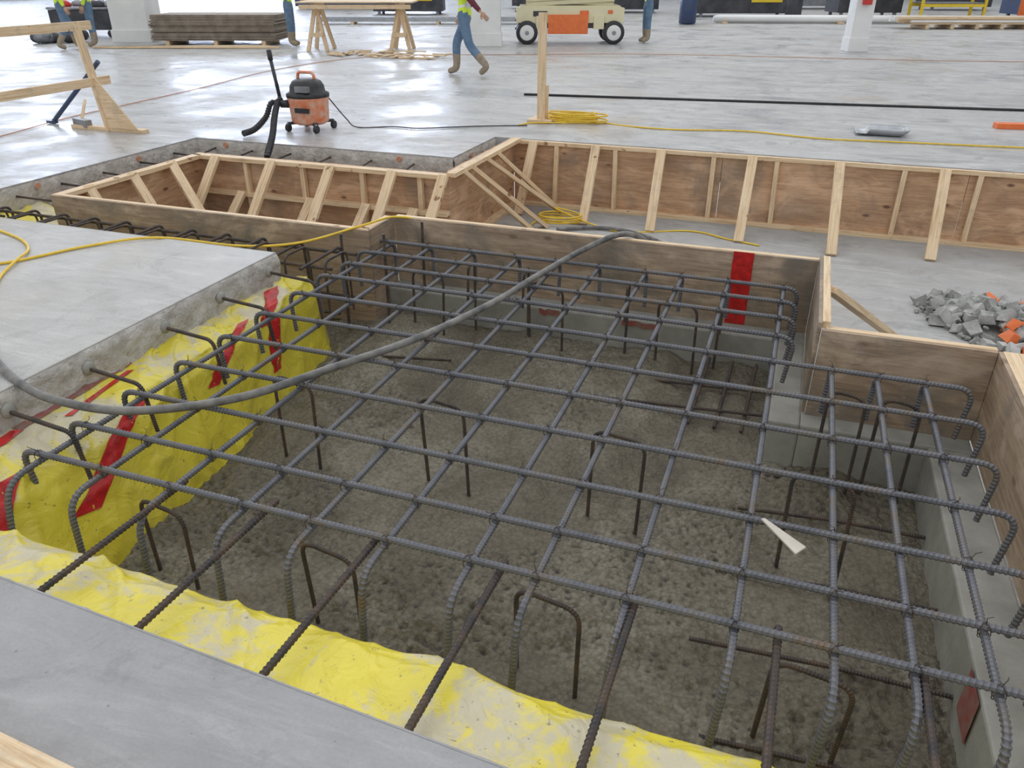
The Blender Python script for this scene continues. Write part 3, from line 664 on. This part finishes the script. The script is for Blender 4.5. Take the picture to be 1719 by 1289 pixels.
# ------------------------------------------------------------------ people
def person(pos,heading,P,vest=m_lime,sleeve=m_maroon,pants=m_jean,hat=True):
    J=dict(pel=(0,0,.95),sp=(0,.0,1.13),ch=(0,0,1.33),nk=(0,.01,1.50),hd=(0,.02,1.60),
      hL=(-.10,0,.90),kL=(-.11,.02,.50),aL=(-.11,0,.10),tL=(-.12,.17,.045),
      hR=(.10,0,.90),kR=(.11,.02,.50),aR=(.11,0,.10),tR=(.12,.17,.045),
      sL=(-.19,0,1.42),eL=(-.25,-.02,1.14),wL=(-.27,.08,.90),sR=(.19,0,1.42),eR=(.25,-.02,1.14),wR=(.27,.08,.90))
    J.update(P); names=list(J); idx={n:i for i,n in enumerate(names)}
    R=dict(pel=.15,sp=.135,ch=.155,nk=.058,hd=.055,hL=.105,kL=.080,aL=.072,tL=.050,hR=.105,kR=.080,aR=.072,tR=.050,sL=.075,eL=.055,wL=.036,sR=.075,eR=.055,wR=.036)
    E=[('pel','sp'),('sp','ch'),('ch','nk'),('nk','hd'),('pel','hL'),('hL','kL'),('kL','aL'),('aL','tL'),('pel','hR'),('hR','kR'),('kR','aR'),('aR','tR'),('ch','sL'),('sL','eL'),('eL','wL'),('ch','sR'),('sR','eR'),('eR','wR')]
    me=bpy.data.meshes.new("t"); me.from_pydata([J[n] for n in names],[(idx[a],idx[c]) for a,c in E],[])
    ob=bpy.data.objects.new("t",me); scene.collection.objects.link(ob)
    ob.modifiers.new("k",'SKIN'); s=ob.modifiers.new("s",'SUBSURF'); s.levels=2; s.render_levels=2
    for n in names:
        v=me.skin_vertices[0].data[idx[n]]; v.radius=(R[n],R[n]*(.72 if n in('ch','sp','pel') else 1)); v.use_root=(n=='pel')
    dg=bpy.context.evaluated_depsgraph_get(); ev=bpy.data.meshes.new_from_object(ob.evaluated_get(dg))
    bpy.data.objects.remove(ob)
    def sd(p,a,c):
        a=V(a);c=V(c);t=max(0,min(1,(p-a).dot(c-a)/(c-a).length_squared)); return (p-a-(c-a)*t).length,t
    ids=[]
    for pl in ev.polygons:
        p=pl.center; best=min(((sd(p,J[a],J[c])[0]-.6*min(R[a],R[c]),a,c,sd(p,J[a],J[c])[1]) for a,c in E),key=lambda q:q[0])
        a,c,t=best[1:]
        if (a,c) in(('ch','nk'),('sp','ch'),('pel','sp'),('ch','sL'),('ch','sR')):
            mt=vest
            if (a,c)==('pel','sp') and t<.15: mt=pants
            elif 1.08<p.z<1.13 or 1.30<p.z<1.34 or (.07<abs(p.x)<.11 and p.z>1.13): mt=m_silver
            if (a,c)==('ch','nk') and t>.85: mt=m_skin
        elif (a,c)==('nk','hd'): mt=m_skin
        elif c[0]=='e' : mt=sleeve
        elif c[0]=='w': mt=sleeve if t<.85 else m_skin
        elif c[0]=='t' or (c[0]=='a' and t>.45): mt=m_boot
        else: mt=pants
        ids.append(mt)
    b=MB(); b.mesh(ev,ids)
    hd=V(J['hd'])+V((0,.015,.07))
    b.ell(hd,(.078,.098,.115),m_skin,None,20,14)
    b.ell(hd+V((0,-.02,.02)),(.083,.092,.105),m_hair,None,16,10)
    for s in(-1,1):
        b.ell(hd+V((s*.080,-.005,-.005)),(.012,.02,.032),m_skin,None,8,6)
        b.ell(hd+V((s*.032,.088,.0)),(.013,.008,.008),m_white,None,8,6); b.ell(hd+V((s*.032,.094,.0)),(.006,.004,.006),m_eye,None,8,6)
        b.ell(hd+V((s*.032,.090,.018)),(.018,.006,.004),m_hair,None,8,6)
    b.ell(hd+V((0,.100,-.022)),(.013,.020,.022),m_skin,None,8,6); b.ell(hd+V((0,.086,-.062)),(.026,.008,.008),m_lip,None,8,6); b.ell(hd+V((0,.07,-.095)),(.035,.03,.022),m_skin,None,8,6)
    if hat:
        b.lathe(hd+V((0,-.005,.045)),[(.112,-.005),(.112,.02),(.108,.05),(.09,.085),(.05,.108),(.01,.113)],m_hat,22)
        b.ell(hd+V((0,.06,.043)),(.10,.10,.006),m_hat,None,18,4)
    for sd_ in('L','R'):
        e=V(J['e'+sd_]);w=V(J['w'+sd_]);d=(w-e).normalized(); s=-1 if sd_=='L' else 1
        side=V((0,1,0)); side=(side-d*side.dot(d)).normalized(); nn=d.cross(side)
        Rm=Matrix((side,nn,d)).transposed()
        b.ell(w+d*.055,(.042,.018,.055),m_skin,Rm,12,8)
        for k,(o,l) in enumerate(((-.03,.062),(-.010,.075),(.011,.080),(.031,.072))):
            r=w+d*.09+side*o; inw=nn*s*-1
            b.tube(cr([r,r+d*l*.45,r+d*l*.8+inw*.012,r+d*l*.95+inw*.03],3),.009,m_skin,6)
        r=w+d*.03+side*.035; b.tube(cr([r,r+side*.025+d*.025,r+side*.03+d*.06],3),.011,m_skin,6)
    b.obj("construction_worker",0,Matrix.Translation(pos)@Matrix.Rotation(math.radians(heading),4,'Z'))
WL=19.8+90
person((-5.72,13.5,0),WL-14,dict(kR=(.11,.20,.52),aR=(.10,.20,.10),tR=(.10,.37,.045),kL=(-.10,-.10,.50),aL=(-.11,-.42,.16),tL=(-.12,-.28,.045),pel=(0,.02,.93),eR=(.26,-.05,1.15),wR=(.26,.12,.95),eL=(-.24,-.20,1.18),wL=(-.24,-.36,1.02)))
person((-4.15,21.8,0),WL+10,dict(eR=(.24,.06,1.16),wR=(.14,.28,1.18),eL=(-.24,.06,1.16),wL=(-.14,.28,1.16)),sleeve=m_graysh)
person((-12.15,17.75,0),WL-180,dict(eL=(-.24,.10,1.16),wL=(-.18,.34,1.05),eR=(.24,.10,1.16),wR=(.18,.34,1.05)),sleeve=m_lime)
person((-16.6,15.2,0),WL-150,dict(kL=(-.13,.12,.5),aL=(-.14,.18,.10),tL=(-.15,.34,.045),aR=(.13,-.22,.10),tR=(.14,-.06,.045)),sleeve=m_lime)
person((-16.6,16.0,0),WL+20,dict(),sleeve=m_lime)
# ------------------------------------------------------------------ world, lights, camera
w=bpy.data.worlds.new("world"); scene.world=w; w.use_nodes=True
bg=w.node_tree.nodes["Background"]; bg.inputs[0].default_value=(.94,.965,1,1); bg.inputs[1].default_value=.92
s=bpy.data.lights.new("sun",'SUN'); s.energy=.7; s.angle=math.radians(60); s.color=(1,.99,.97)
so=bpy.data.objects.new("sun_light",s); scene.collection.objects.link(so); so.rotation_euler=(math.radians(-38),math.radians(-22),0)
cam=bpy.data.cameras.new("cam"); cam.lens=36*1300/1719; cam.sensor_width=36; cam.sensor_fit='HORIZONTAL'; cam.clip_end=300
co=bpy.data.objects.new("camera",cam); scene.collection.objects.link(co); co.location=(0,0,1.6)
co.rotation_euler=(math.pi/2-math.atan(690/1300),0,math.radians(19.8)); scene.camera=co
scene.view_settings.view_transform='Standard'
